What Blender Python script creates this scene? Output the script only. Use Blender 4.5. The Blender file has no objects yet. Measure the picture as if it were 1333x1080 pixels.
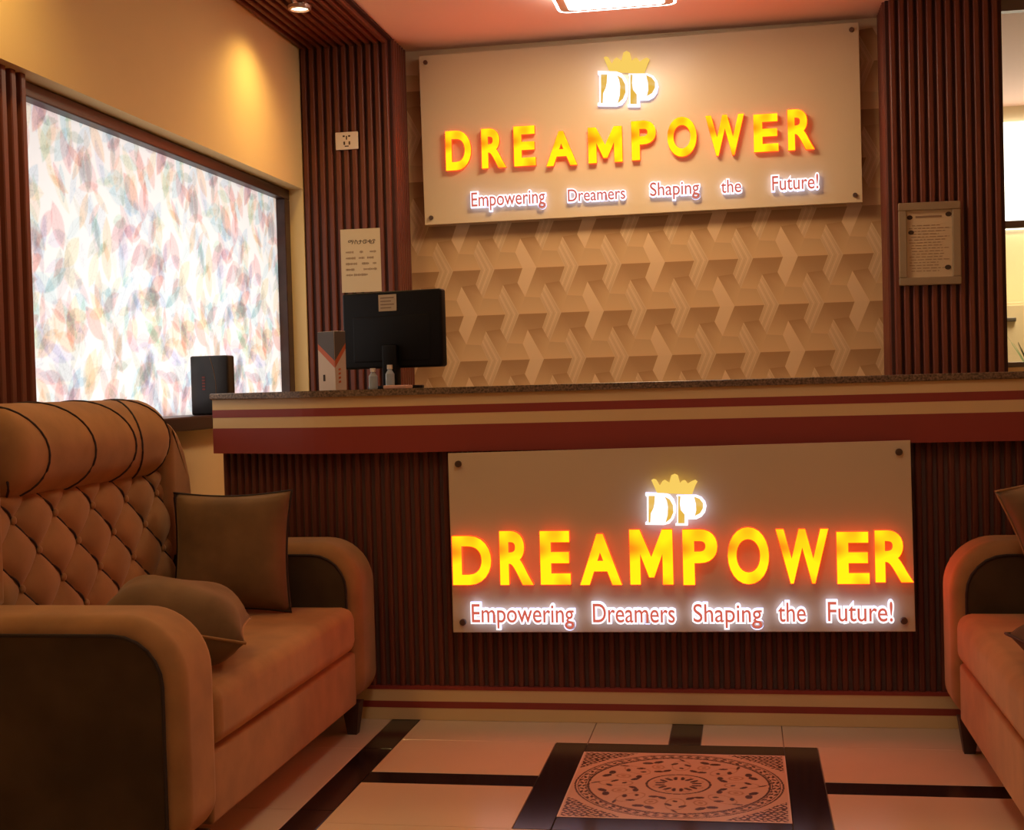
import bpy, bmesh, math, random
import numpy as np
from mathutils import Vector, Matrix
random.seed(7)
rng = np.random.default_rng(11)
sc = bpy.context.scene
col = sc.collection

# ------------------------------------------------------------------ camera
F_PX, YAW, PITCH, ROLL, CAM_H = 1721.37, .17343, -.02188, -.02756, 1.12
CX, CY = 666.5, 540.0
def cam_axes():
    c, s = math.cos, math.sin
    f = Vector((-s(YAW)*c(PITCH), c(YAW)*c(PITCH), s(PITCH)))
    r = Vector((c(YAW), s(YAW), 0)); u = r.cross(f)
    return r*c(ROLL)+u*s(ROLL), -r*s(ROLL)+u*c(ROLL), f
RX, UP, FW = cam_axes()
CAM = Vector((0, 0, CAM_H))
cd = bpy.data.cameras.new('camera'); cam = bpy.data.objects.new('camera', cd); col.objects.link(cam)
cd.sensor_fit = 'HORIZONTAL'; cd.sensor_width = 36; cd.lens = F_PX/1333*36
m = Matrix.Identity(4)
for i in range(3):
    m[i][0], m[i][1], m[i][2], m[i][3] = RX[i], UP[i], -FW[i], CAM[i]
cam.matrix_world = m
cd.clip_start = .05
sc.camera = cam

# ------------------------------------------------------------------ world, exposure
w = bpy.data.worlds.new('world'); sc.world = w; w.use_nodes = True
w.node_tree.nodes['Background'].inputs[0].default_value = (1.0, .62, .36, 1)
w.node_tree.nodes['Background'].inputs[1].default_value = .008
sc.view_settings.view_transform = 'Standard'; sc.view_settings.look = 'None'
sc.view_settings.exposure = 0; sc.view_settings.gamma = 1
sc.view_settings.use_curve_mapping = False

WARM = (1.0, .66, .33)
def area_light(name, loc, direction, sx, sy, power, colour, spread=math.pi):
    d = bpy.data.lights.new(name, 'AREA'); d.shape = 'RECTANGLE'; d.size = sx; d.size_y = sy
    d.energy = power; d.color = colour; d.spread = spread
    o = bpy.data.objects.new(name, d); col.objects.link(o); o.location = loc
    o.rotation_euler = Vector(direction).to_track_quat('-Z', 'Y').to_euler()
    return o
def spot_light(name, loc, direction, power, colour, angle, blend=.6, size=.04):
    d = bpy.data.lights.new(name, 'SPOT'); d.energy = power; d.color = colour
    d.spot_size = angle; d.spot_blend = blend; d.shadow_soft_size = size
    o = bpy.data.objects.new(name, d); col.objects.link(o); o.location = loc
    o.rotation_euler = Vector(direction).to_track_quat('-Z', 'Y').to_euler()
    return o
# daylight behind the printed window film
area_light('window_daylight', (-3.1, 5.0, 1.30), (1, 0, .05), 3.4, 1.9, 41, (1.0, .96, .93))

# ------------------------------------------------------------------ pixel -> point helpers
def ray(x, y): return FW*F_PX + RX*(x-CX) - UP*(y-CY)
def on_y(x, y, Y): d = ray(x, y); return CAM + d*(Y/d.y)
def on_x(x, y, X): d = ray(x, y); return CAM + d*(X/d.x)
def on_z(x, y, z=0.): d = ray(x, y); return CAM + d*((z-CAM_H)/d.z)

# ------------------------------------------------------------------ materials
def new_mat(name):
    mt = bpy.data.materials.new(name); mt.use_nodes = True
    nt = mt.node_tree; b = nt.nodes['Principled BSDF']
    return mt, nt, b
def principled(name, c, rough=.5, metal=0, spec=.5, noise=0, scale=(8, 8, 8), bump=0, sheen=0, coat=0, c2=None, detail=4):
    mt, nt, b = new_mat(name)
    b.inputs['Base Color'].default_value = (*c, 1); b.inputs['Roughness'].default_value = rough
    b.inputs['Metallic'].default_value = metal; b.inputs['Specular IOR Level'].default_value = spec
    if sheen: b.inputs['Sheen Weight'].default_value = sheen; b.inputs['Sheen Tint'].default_value = (1, .75, .5, 1)
    if coat: b.inputs['Coat Weight'].default_value = coat; b.inputs['Coat Roughness'].default_value = .06
    if noise or bump:
        tc = nt.nodes.new('ShaderNodeTexCoord'); mp = nt.nodes.new('ShaderNodeMapping')
        mp.inputs['Scale'].default_value = scale
        nz = nt.nodes.new('ShaderNodeTexNoise'); nz.inputs['Scale'].default_value = 1; nz.inputs['Detail'].default_value = detail
        nt.links.new(tc.outputs['Object'], mp.inputs['Vector']); nt.links.new(mp.outputs[0], nz.inputs['Vector'])
        if noise:
            rp = nt.nodes.new('ShaderNodeValToRGB'); cc = c2 or tuple(v*(1-noise) for v in c)
            rp.color_ramp.elements[0].position = .32; rp.color_ramp.elements[1].position = .68
            rp.color_ramp.elements[0].color = (*cc, 1); rp.color_ramp.elements[1].color = (*c, 1)
            nt.links.new(nz.outputs['Fac'], rp.inputs[0]); nt.links.new(rp.outputs[0], b.inputs['Base Color'])
        if bump:
            bp = nt.nodes.new('ShaderNodeBump'); bp.inputs['Strength'].default_value = bump; bp.inputs['Distance'].default_value = .01
            nt.links.new(nz.outputs['Fac'], bp.inputs['Height']); nt.links.new(bp.outputs[0], b.inputs['Normal'])
    return mt
def emitter(name, c, strength, c2=None, scale=14):
    mt, nt, b = new_mat(name); nt.nodes.remove(b)
    e = nt.nodes.new('ShaderNodeEmission'); e.inputs[0].default_value = (*c, 1); e.inputs[1].default_value = strength
    if c2:
        tc = nt.nodes.new('ShaderNodeTexCoord'); nz = nt.nodes.new('ShaderNodeTexNoise'); nz.inputs['Scale'].default_value = scale
        nz.inputs['Detail'].default_value = 1
        rp = nt.nodes.new('ShaderNodeValToRGB'); rp.color_ramp.elements[0].position = .34; rp.color_ramp.elements[1].position = .55
        rp.color_ramp.elements[0].color = (*c2, 1); rp.color_ramp.elements[1].color = (*c, 1)
        nt.links.new(tc.outputs['Object'], nz.inputs['Vector']); nt.links.new(nz.outputs['Fac'], rp.inputs[0]); nt.links.new(rp.outputs[0], e.inputs[0])
    nt.links.new(e.outputs[0], nt.nodes['Material Output'].inputs[0])
    return mt
def painted(name, rough=.6, spec=.3, translucent=False, coat=0):
    mt, nt, b = new_mat(name)
    at = nt.nodes.new('ShaderNodeAttribute'); at.attribute_name = 'print'
    if translucent:
        t = nt.nodes.new('ShaderNodeBsdfTranslucent'); nt.links.new(at.outputs['Color'], t.inputs[0])
        mx = nt.nodes.new('ShaderNodeMixShader'); mx.inputs[0].default_value = .12
        nt.links.new(at.outputs['Color'], b.inputs['Base Color']); b.inputs['Roughness'].default_value = .35
        nt.links.new(t.outputs[0], mx.inputs[1]); nt.links.new(b.outputs[0], mx.inputs[2])
        nt.links.new(mx.outputs[0], nt.nodes['Material Output'].inputs[0])
    else:
        nt.links.new(at.outputs['Color'], b.inputs['Base Color'])
        b.inputs['Roughness'].default_value = rough; b.inputs['Specular IOR Level'].default_value = spec
        if coat: b.inputs['Coat Weight'].default_value = coat; b.inputs['Coat Roughness'].default_value = .05
    return mt

M = {}
M['wall'] = principled('cream_plaster', (.86, .66, .33), .75, spec=.2, noise=.06, scale=(1.5, 1.5, 1.5))
M['wallpaper_base'] = principled('wallpaper_plain', (.72, .52, .30), .6, spec=.25)
M['ceiling'] = principled('pink_glow_ceiling', (.84, .56, .44), .55, spec=.3)  # pink glow of the lit sign put into the ceiling's base colour
M['slat'] = principled('mahogany_slat', (.165, .042, .021), .42, spec=.45, noise=.35, scale=(60, 60, 2.5))
M['slat_dark'] = principled('mahogany_groove', (.045, .014, .010), .6, spec=.3)
M['frame_wood'] = principled('dark_window_wood', (.055, .020, .014), .4, noise=.3, scale=(30, 3, 30))
M['tile'] = principled('cream_floor_tile', (.72, .55, .36), .22, spec=.5, noise=.05, scale=(3, 3, 3))
M['tile_dark'] = principled('black_floor_tile', (.016, .011, .012), .16, spec=.5)
M['grout'] = principled('floor_grout', (.22, .15, .10), .8)
M['medallion'] = painted('medallion_print', .24, .5)
M['cream_band'] = principled('cream_laminate', (.78, .55, .26), .45)
M['red_band'] = principled('oxblood_laminate', (.30, .045, .03), .42)
M['granite'] = principled('speckled_granite', (.30, .20, .12), .28, noise=.8, scale=(140, 140, 140), detail=2)
M['core'] = principled('counter_board', (.10, .05, .035), .7)
M['panel'] = principled('white_acrylic_sign_panel', (.70, .56, .34), .30, spec=.5)
M['steel'] = principled('dark_steel_standoff', (.16, .11, .08), .35, metal=.8)
M['letter_face'] = emitter('lit_yellow_letter', (1.0, .068, .0006), 13.5, c2=(.70, .022, .0006), scale=9)
M['letter_side'] = emitter('lit_red_letter_side', (1.0, .08, .015), 1.6)
M['white_glow'] = emitter('lit_white_backing', (.96, .95, 1.0), 1.3)
M['white_side'] = emitter('lit_bluewhite_edge', (.62, .62, 1.0), 2.0)
M['tag_red'] = emitter('lit_red_tagline', (.72, .13, .08), .9)
M['gold'] = emitter('lit_gold', (.95, .55, .08), .85, c2=(1.0, .66, .25), scale=20)
M['crown'] = emitter('lit_gold_crown', (.95, .62, .12), 1.0)
M['velvet'] = principled('tan_velvet', (.395, .19, .068), .85, spec=.2, noise=.28, scale=(9, 9, 9), bump=.12, sheen=.35)
M['velvet_dark'] = principled('dark_brown_velvet', (.085, .05, .024), .9, spec=.15, noise=.35, scale=(7, 7, 7), bump=.12, sheen=.12)
M['velvet_mid'] = principled('brown_velvet', (.21, .115, .05), .88, spec=.15, noise=.35, scale=(8, 8, 8), bump=.12, sheen=.2)
M['piping'] = principled('dark_piping', (.03, .014, .009), .8)
M['leg'] = principled('dark_wood_leg', (.06, .025, .015), .5, noise=.3, scale=(40, 40, 6))
M['black'] = principled('black_plastic', (.0045, .004, .004), .55, spec=.2)
M['black_gloss'] = principled('black_leatherette', (.012, .008, .007), .3, noise=.3, scale=(30, 30, 30))
M['gold_line'] = principled('dull_gold_line', (.22, .12, .05), .4)
M['red_patch'] = principled('dull_red_reflection', (.20, .03, .02), .5)
M['paper'] = principled('paper', (.56, .44, .28), .8, spec=.1)
M['ink'] = principled('ink', (.05, .028, .015), .8)
M['ink_soft'] = principled('faded_ink', (.26, .17, .10), .8)
M['silver'] = principled('champagne_frame', (.31, .24, .15), .4, metal=.3)
M['white_plastic'] = principled('white_plastic', (.80, .70, .56), .4)
M['carton'] = principled('white_carton', (.70, .55, .42), .6)
M['carton_grey'] = principled('grey_carton_print', (.11, .09, .08), .6)
M['carton_orange'] = principled('orange_carton_print', (.62, .14, .05), .6)
M['bluish'] = principled('clear_blue_plastic', (.42, .48, .52), .25)
M['pinkish'] = principled('pink_paper', (.62, .36, .27), .8)
M['lamp_white'] = emitter('ceiling_lamp_glow', (1.0, .93, .85), 9.0)
M['lamp_rim'] = principled('brushed_lamp_rim', (.55, .36, .28), .3, metal=.5)
M['downlight_glow'] = emitter('downlight_glow', (1.0, .85, .55), 7.0)
M['far_wall'] = principled('pale_wall', (.80, .68, .45), .8)
M['far_window'] = emitter('bright_far_window', (1.0, .93, .78), 3.0)
M['aluminium'] = principled('grey_aluminium', (.18, .16, .14), .4, metal=.6)
M['glass'] = None
mt, nt, b = new_mat('clear_glass'); b.inputs['Transmission Weight'].default_value = 1; b.inputs['Roughness'].default_value = .02
b.inputs['IOR'].default_value = 1.02; b.inputs['Base Color'].default_value = (.97, .98, .97, 1); M['glass'] = mt
M['leaf'] = principled('plant_leaf', (.10, .16, .06), .5)
M['pot'] = principled('pot_clay', (.35, .12, .06), .6)
M['film'] = painted('printed_leaf_film', translucent=True)
M['wallpaper'] = painted('printed_wallpaper', .55, .3)

# ------------------------------------------------------------------ mesh helpers
def link(name, me, mat=None, parent=None):
    o = bpy.data.objects.new(name, me); col.objects.link(o)
    if mat is not None and len(me.materials) == 0: me.materials.append(M[mat] if isinstance(mat, str) else mat)
    if parent is not None: o.parent = parent
    return o
def mesh_of(verts, faces, name='mesh', smooth=False):
    me = bpy.data.meshes.new(name); me.from_pydata([tuple(v) for v in verts], [], faces); me.update()
    if smooth:
        for p in me.polygons: p.use_smooth = True
    return me
def bm_mesh(bm, name='mesh', smooth=False):
    bmesh.ops.recalc_face_normals(bm, faces=bm.faces)
    me = bpy.data.meshes.new(name); bm.to_mesh(me); bm.free()
    if smooth:
        for p in me.polygons: p.use_smooth = True
    return me
def box_mesh(x0, x1, y0, y1, z0, z1, bevel=0, seg=2, smooth=None):
    bm = bmesh.new()
    vs = [bm.verts.new((x, y, z)) for x in (x0, x1) for y in (y0, y1) for z in (z0, z1)]
    for f in ((0, 1, 3, 2), (4, 6, 7, 5), (0, 4, 5, 1), (2, 3, 7, 6), (0, 2, 6, 4), (1, 5, 7, 3)): bm.faces.new([vs[i] for i in f])
    if bevel: bmesh.ops.bevel(bm, geom=list(bm.edges), offset=bevel, segments=seg, profile=.5, affect='EDGES')
    return bm_mesh(bm, smooth=(seg > 2) if smooth is None else smooth)
def prism_mesh(poly, axis, a0, a1, bevel=0, seg=2, smooth=False):
    """poly: 2-D points; axis 'x': (y,z), 'y': (x,z), 'z': (x,y); extruded a0..a1"""
    def P(p, a): return (a, p[0], p[1]) if axis == 'x' else (p[0], a, p[1]) if axis == 'y' else (p[0], p[1], a)
    bm = bmesh.new()
    A = [bm.verts.new(P(p, a0)) for p in poly]; B = [bm.verts.new(P(p, a1)) for p in poly]
    n = len(poly); caps = [bm.faces.new(A), bm.faces.new(B[::-1])]
    for i in range(n): bm.faces.new((A[i], B[i], B[(i+1) % n], A[(i+1) % n]))
    if bevel:
        ed = set(e for f in caps for e in f.edges)
        bmesh.ops.bevel(bm, geom=list(ed), offset=bevel, segments=seg, profile=.5, affect='EDGES')
    return bm_mesh(bm, smooth=smooth)
def tube_mesh(pts, r, n=6, closed=False):
    pts = [Vector(p) for p in pts]; N = len(pts); V = []; Fc = []
    for i, p in enumerate(pts):
        a = pts[(i-1) % N] if (closed or i > 0) else p; b_ = pts[(i+1) % N] if (closed or i < N-1) else p
        t = (b_-a).normalized(); up = Vector((0, 0, 1)) if abs(t.z) < .9 else Vector((1, 0, 0))
        s = t.cross(up).normalized(); q = s.cross(t)
        for k in range(n):
            an = 2*math.pi*k/n; V.append(p+s*(r*math.cos(an))+q*(r*math.sin(an)))
    for i in range(N if closed else N-1):
        for k in range(n):
            j = (i+1) % N; Fc.append((i*n+k, i*n+(k+1) % n, j*n+(k+1) % n, j*n+k))
    if not closed: Fc += [tuple(range(n))[::-1], tuple((N-1)*n+k for k in range(n))]
    return mesh_of(V, Fc, smooth=True)
def lathe_mesh(prof, n=20, axis='z'):
    V = []; Fc = []; L = len(prof)
    for i in range(n):
        a = 2*math.pi*i/n
        for r, z in prof:
            if axis == 'z': V.append((r*math.cos(a), r*math.sin(a), z))
            else: V.append((r*math.cos(a), -z, r*math.sin(a)))
    for i in range(n):
        for k in range(L-1): Fc.append((i*L+k, ((i+1) % n)*L+k, ((i+1) % n)*L+k+1, i*L+k+1))
    bm = bmesh.new(); me = mesh_of(V, Fc); bm.from_mesh(me); bpy.data.meshes.remove(me)
    bmesh.ops.remove_doubles(bm, verts=bm.verts, dist=1e-5)
    return bm_mesh(bm, smooth=False)
def painted_grid(colours, origin, du, dv):
    """colours: (nv,nu,3) linear; a flat grid from origin spanned by vectors du (whole width), dv (whole height)"""
    nv, nu = colours.shape[:2]; o = np.array(origin); du = np.array(du); dv = np.array(dv)
    U, W = np.meshgrid(np.linspace(0, 1, nu), np.linspace(0, 1, nv))
    V = o + U[..., None]*du + W[..., None]*dv
    idx = np.arange(nu*nv).reshape(nv, nu)
    Q = np.stack([idx[:-1, :-1], idx[:-1, 1:], idx[1:, 1:], idx[1:, :-1]], -1).reshape(-1, 4)
    me = bpy.data.meshes.new('print')
    me.vertices.add(nu*nv); me.vertices.foreach_set('co', V.reshape(-1).astype(np.float32))
    me.loops.add(Q.size); me.loops.foreach_set('vertex_index', Q.reshape(-1).astype(np.int32))
    me.polygons.add(len(Q)); me.polygons.foreach_set('loop_start', np.arange(0, Q.size, 4, dtype=np.int32))
    me.polygons.foreach_set('loop_total', np.full(len(Q), 4, dtype=np.int32))
    me.update(); me.validate()
    at = me.color_attributes.new('print', 'FLOAT_COLOR', 'POINT')
    C = np.ones((nu*nv, 4), np.float32); C[:, :3] = colours.reshape(-1, 3)
    at.data.foreach_set('color', C.reshape(-1))
    return me
def empty(name, loc=(0, 0, 0), rz=0):
    o = bpy.data.objects.new(name, None); col.objects.link(o); o.location = loc; o.rotation_euler = (0, 0, rz)
    o.empty_display_size = .1
    return o
def tag(o, label, cat, group=None):
    o['label'] = label; o['category'] = cat
    if group: o['group'] = group
    return o
def struct(o, label=None, cat=None):
    o['kind'] = 'structure'
    if label: o['label'] = label
    if cat: o['category'] = cat
    return o

# ------------------------------------------------------------------ room dimensions
XW = -2.12            # left wall
K = XW/-1.867
YS, YB = 5.55*K, 5.8*K   # fluted panels, wallpapered wall
ZC = 2.834            # ceiling
XI = -1.448*K         # inner edge of the fluted band
XP0, XP1 = .588*K, 1.045*K   # right fluted pillar
XR = 1.62             # right wall
Y0 = 4.33             # counter front (slat face)

# ---- floor
fl = struct(link('floor', box_mesh(-2.4, 1.9, -1.6, YB+.1, -.08, -.006), 'grout'), 'cream floor tiles with black inlay strips', 'floor')
MX0, MX1, MY0, MY1 = -.503, .097, 3.372, 3.980       # medallion tile
cxm, cym = (MX0+MX1)/2, (MY0+MY1)/2
BD = .100
SL0, SL1 = -1.20, -1.103; SR0, SR1 = 2*cxm+1.103, 2*cxm+1.20
SX0, SX1 = cxm-.049, cxm+.049; SY0, SY1 = cym-.052, cym+.052
def rect_tile(name, x0, x1, y0, y1, mat, cache={}):
    g = .0012
    k = (round(x1-x0, 4), round(y1-y0, 4), mat)
    if k not in cache:
        cache[k] = box_mesh(-(x1-x0)/2+g, (x1-x0)/2-g, -(y1-y0)/2+g, (y1-y0)/2-g, -.012, 0, .001, 1)
        cache[k].materials.append(M[mat])
    o = link(name, cache[k], None, fl); o.location = ((x0+x1)/2, (y0+y1)/2, 0)
    return o
YEND = 4.37
xs_out = [-2.12, -1.80, SL0]
rows_all = [-1.4, -.83, -.23, .37, .97, 1.57, 2.17, 2.77, MY0, SY0]
# beside the strips: left and right margins
ys_margin = [-1.4, -.83, -.23, .37, .97, 1.57, 2.17, 2.77, 3.37, 3.97, YEND]
for a, b_ in zip(ys_margin[:-1], ys_margin[1:]):
    for x0, x1 in ((-2.12, -1.80), (-1.80, SL0), (SR1, SR1+.60), (SR1+.60, XR)):
        rect_tile('floor_tile', x0, x1, a, b_, 'tile')
    rect_tile('black_strip_tile', SL0, SL1, a, b_, 'tile_dark'); rect_tile('black_strip_tile', SR0, SR1, a, b_, 'tile_dark')
# centre field
Bx0, Bx1, By0, By1 = MX0-BD, MX1+BD, MY0-BD, MY1+BD
for x0, x1 in ((SL1, Bx0), (Bx1, SR0)):
    rect_tile('floor_tile', x0, x1, SY1, By1, 'tile'); rect_tile('floor_tile', x0, x1, By0, SY0, 'tile')
    rect_tile('black_strip_tile', x0, x1, SY0, SY1, 'tile_dark')
for x0, x1 in ((SL1, Bx0), (Bx0, MX0), (MX0, SX0), (SX1, MX1), (MX1, Bx1), (Bx1, SR0)):
    pass
for x0, x1 in ((SL1, MX0), (MX0, SX0), (SX1, MX1), (MX1, SR0)):
    rect_tile('floor_tile', x0, x1, By1, YEND, 'tile')
    rect_tile('floor_tile', x0, x1, By0-.5, By0, 'tile')
rect_tile('black_strip_tile', SX0, SX1, By1, YEND, 'tile_dark'); rect_tile('black_strip_tile', SX0, SX1, By0-.5, By0, 'tile_dark')
yy = By0-.5
while yy > -1.3:
    for x0, x1 in ((SL1, MX0), (MX0, MX1), (MX1, SR0)): rect_tile('floor_tile', x0, x1, max(yy-.6, -1.4), yy, 'tile')
    yy -= .6
for a, b_, c, d in ((Bx0, MX0, By0, By1), (MX1, Bx1, By0, By1), (MX0, MX1, By0, MY0), (MX0, MX1, MY1, By1)):
    rect_tile('black_border_tile', a, b_, c, d, 'tile_dark')
# behind the counter
for i in range(7):
    for j in range(4):
        x0 = -2.12+i*.6; rect_tile('floor_tile', x0, min(x0+.6, XR), YEND+j*.6, min(YEND+(j+1)*.6, YB), 'tile')
# medallion print
def paint_medallion(n=250):
    y, x = np.mgrid[0:n, 0:n]/(n-1)*2-1
    r = np.hypot(x, y); th = np.arctan2(y, x)
    base = np.array([.66, .46, .31]); dark = np.array([.045, .026, .022]); gold = np.array([.36, .20, .10])
    img = np.tile(base, (n, n, 1))
    ink = np.zeros((n, n)); mid = np.zeros((n, n))
    for rr, wd in ((.955, .008), (.835, .011), (.292, .011), (.93, .004), (.855, .004)): ink = np.maximum(ink, np.abs(r-rr) < wd)
    band = (r > .86) & (r < .93)
    s = np.sin(th*64)+np.sin((r-.895)*150+np.sin(th*32)*2.2)
    ink = np.maximum(ink, band & (s > .25))
    cor = (np.abs(x)+np.abs(y) > 1.42) & (r > 1.03) & (np.abs(x) < .975) & (np.abs(y) < .975)
    s2 = np.sin(x*110+2*np.sin(y*60))+np.sin(y*110+2*np.sin(x*60))
    ink = np.maximum(ink, cor & (s2 > -.2))
    def blob(cx, cy, ang, a, b):
        dx, dy = x-cx, y-cy; u = dx*np.cos(ang)+dy*np.sin(ang); v = -dx*np.sin(ang)+dy*np.cos(ang)
        return (u/a)**2+(v/b)**2
    for k in range(8):
        t = 2*math.pi*k/8+math.pi/8
        for R_, dt, a, b_ in ((.72, .075, .055, .034), (.72, -.075, .055, .034), (.43, .10, .048, .028), (.43, -.10, .048, .028), (.60, .29, .045, .022), (.64, -.29, .045, .022), (.50, .38, .03, .018)):
            ink = np.maximum(ink, blob(R_*math.cos(t+dt), R_*math.sin(t+dt), t+1.2*np.sign(dt), a, b_) < 1)
        d = blob(.57*math.cos(t), .57*math.sin(t), t, .075, .06)
        mid = np.maximum(mid, ((d > .55) & (d < 1)) | (d < .12))
        t2 = t+math.pi/8
        d = blob(.58*math.cos(t2), .58*math.sin(t2), t2, .16, .09); mid = np.maximum(mid, (d > .86) & (d < 1.05))
        ink = np.maximum(ink, blob(.77*math.cos(t2), .77*math.sin(t2), t2+.6, .05, .014) < 1)
        t3 = t
        for dt in (.2, -.2):
            ink = np.maximum(ink, blob(.17*math.cos(t3+dt), .17*math.sin(t3+dt), t3+dt*2, .05, .02) < 1)
        mid = np.maximum(mid, np.abs(blob(.2*math.cos(t3), .2*math.sin(t3), t3, .05, .03)-.8) < .2)
    img = img*(1-.75*mid[..., None])+gold*.75*mid[..., None]
    img = img*(1-.93*ink[..., None])+dark*.93*ink[..., None]
    edge = (np.abs(x) > .985) | (np.abs(y) > .985); img[edge] = (.78, .62, .48)
    return img
md = link('medallion_tile', painted_grid(paint_medallion(), (MX0, MY0, .0006), (MX1-MX0, 0, 0), (0, MY1-MY0, 0)), 'medallion', fl)
md['label'] = 'ornate medallion tile in the black border'

# ---- ceiling
struct(link('ceiling', box_mesh(-2.4, 3.0, -1.6, 9.2, ZC, ZC+.1), 'ceiling'), 'pale ceiling coloured peach for the glow of the sign', 'ceiling')

# ---- walls
ZH = on_x(387, 243, XW).z                 # window head
XG = XW-.115                              # film plane
YW0 = 3.80
ZSILL = .985
bm = bmesh.new()
def add_box(bm, x0, x1, y0, y1, z0, z1):
    vs = [bm.verts.new((x, y, z)) for x in (x0, x1) for y in (y0, y1) for z in (z0, z1)]
    for f in ((0, 1, 3, 2), (4, 6, 7, 5), (0, 4, 5, 1), (2, 3, 7, 6), (0, 2, 6, 4), (1, 5, 7, 3)): bm.faces.new([vs[i] for i in f])
add_box(bm, XW-.2, XW, -1.6, YB, ZH, ZC)           # header
add_box(bm, XW-.2, XW, -1.6, YB, 0, ZSILL)         # below the window
add_box(bm, XW-.2, XW, -1.6, 2.7, ZSILL, ZH)
add_box(bm, XW-.2, XW, YS-.012, YB, ZSILL, ZH)
struct(link('wall_left', bm_mesh(bm), 'wall'), 'ochre cream plaster wall around the window', 'wall')
struct(link('wall_right', box_mesh(XR, XR+.15, -1.6, YS, 0, ZC), 'wall'), 'cream plaster wall', 'wall')
wb = struct(link('wall_back', box_mesh(-2.3, XP1, YB, YB+.15, 0, ZC), 'wallpaper_base'), 'wallpapered wall with geometric print', 'wall')
# far room
struct(link('wall_far', box_mesh(.9, 3.0, 9.0, 9.1, 0, ZC), 'far_wall'), 'pale wall of the next room', 'wall')
struct(link('wall_far_side', box_mesh(2.9, 3.0, YB, 9.0, 0, ZC), 'far_wall'), 'pale side wall of the next room', 'wall')
struct(link('floor_far', box_mesh(.9, 3.0, YB+.1, 9.1, -.08, -.006), 'grout'), 'floor of the next room', 'floor')

# ---- fluted slats
def slat_mesh(wd, dp, z0, z1, mat='slat'):
    p = [(-wd/2, 0), (-wd/2+.003, dp*.85), (-wd/2+.007, dp), (wd/2-.007, dp), (wd/2-.003, dp*.85), (wd/2, 0)]
    me = prism_mesh([(a, -b_) for a, b_ in p], 'z', z0, z1); me.materials.append(M[mat]); return me
PITCH_W = .0425
t1 = struct(link('trim_1', box_mesh(XW, XI-.012, YS, YB, 0, ZC), 'slat_dark'), 'dark fluted panelling left of the wallpaper', 'panelling')
sm = slat_mesh(.029, .016, 0, ZC-.001)
n = int((XI-XW)/PITCH_W)
for i in range(n):
    o = link('slat', sm, None, t1); o.location = (XI-.020-(i+.5)*PITCH_W*(XI-XW-.02)/(n*PITCH_W), YS, 0)
for i in range(6):
    o = link('slat', sm, None, t1); o.location = (XI-.012, YS+.03+i*PITCH_W, 0); o.rotation_euler = (0, 0, math.pi/2)
    o.scale = (1, .7, 1)
t2 = struct(link('trim_2', box_mesh(XP0+.012, XP1, YS, YB, 0, ZC), 'slat_dark'), 'dark fluted pillar right of the wallpaper', 'panelling')
n = int((XP1-XP0)/PITCH_W)
for i in range(n):
    o = link('slat', sm, None, t2); o.location = (XP0+.02+(i+.5)*(XP1-XP0-.03)/n, YS, 0)
for i in range(6):
    o = link('slat', sm, None, t2); o.location = (XP0+.012, YS+.03+i*PITCH_W, 0); o.rotation_euler = (0, 0, -math.pi/2)
    o.scale = (1, .7, 1)
# ceiling band
t3 = struct(link('trim_3', box_mesh(XW, XI-.003, -1.5, YS, ZC-.012, ZC-.001), 'slat_dark'), 'dark slatted band on the ceiling along the left wall', 'panelling')
cm = prism_mesh([(-.0145, 0), (-.0115, -.014), (-.0075, -.017), (.0075, -.017), (.0115, -.014), (.0145, 0)], 'y', -1.5, YS-.018); cm.materials.append(M['slat'])
n = int((XI-XW)/PITCH_W)
for i in range(n):
    o = link('slat', cm, None, t3); o.location = (XI-.020-(i+.5)*(XI-XW-.02)/n, 0, ZC-.012)
# slats left of the window, under the header
t4 = struct(link('trim_4', box_mesh(XG-.03, XW-.055, 2.7, YW0, ZSILL, ZH), 'slat_dark'), 'dark fluted panel beside the window', 'panelling')
sm4 = slat_mesh(.036, .020, ZSILL, ZH)
for i in range(20):
    y = YW0-.03-i*.056
    if y < 2.72: break
    o = link('slat', sm4, None, t4); o.location = (XW-.055, y, 0); o.rotation_euler = (0, 0, math.pi/2)

# ---- window with printed film
WY0, WY1, WZ0, WZ1 = YW0, on_x(359, 258, XG).y, on_x(220, 541.5, XG).z, on_x(200, 197, XG).z
win = struct(link('window_1', box_mesh(XG-.05, XG+.045, WY0, YS-.014, WZ1, ZH-.002, .004), 'frame_wood'), 'printed leaf film window in a dark wooden frame', 'window')
o = link('frame_sill', box_mesh(XG-.05, XW+.07, WY0-.1, YS-.014, ZSILL, WZ0, .006), 'frame_wood', win)
o = link('frame_jamb', box_mesh(XG-.05, XG+.045, WY1, YS-.014, WZ0, WZ1, .004), 'frame_wood', win)
o = link('frame_jamb', box_mesh(XG-.05, XG+.02, WY0, WY0+.012, WZ0, WZ1), 'frame_wood', win)
jamb = struct(link('trim_5', box_mesh(XG+.03, XW-.001, YS-.0135, YS-.0125+.0005, ZSILL, ZH), 'wall'), 'plaster jamb strip beside the window', 'trim')
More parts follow.
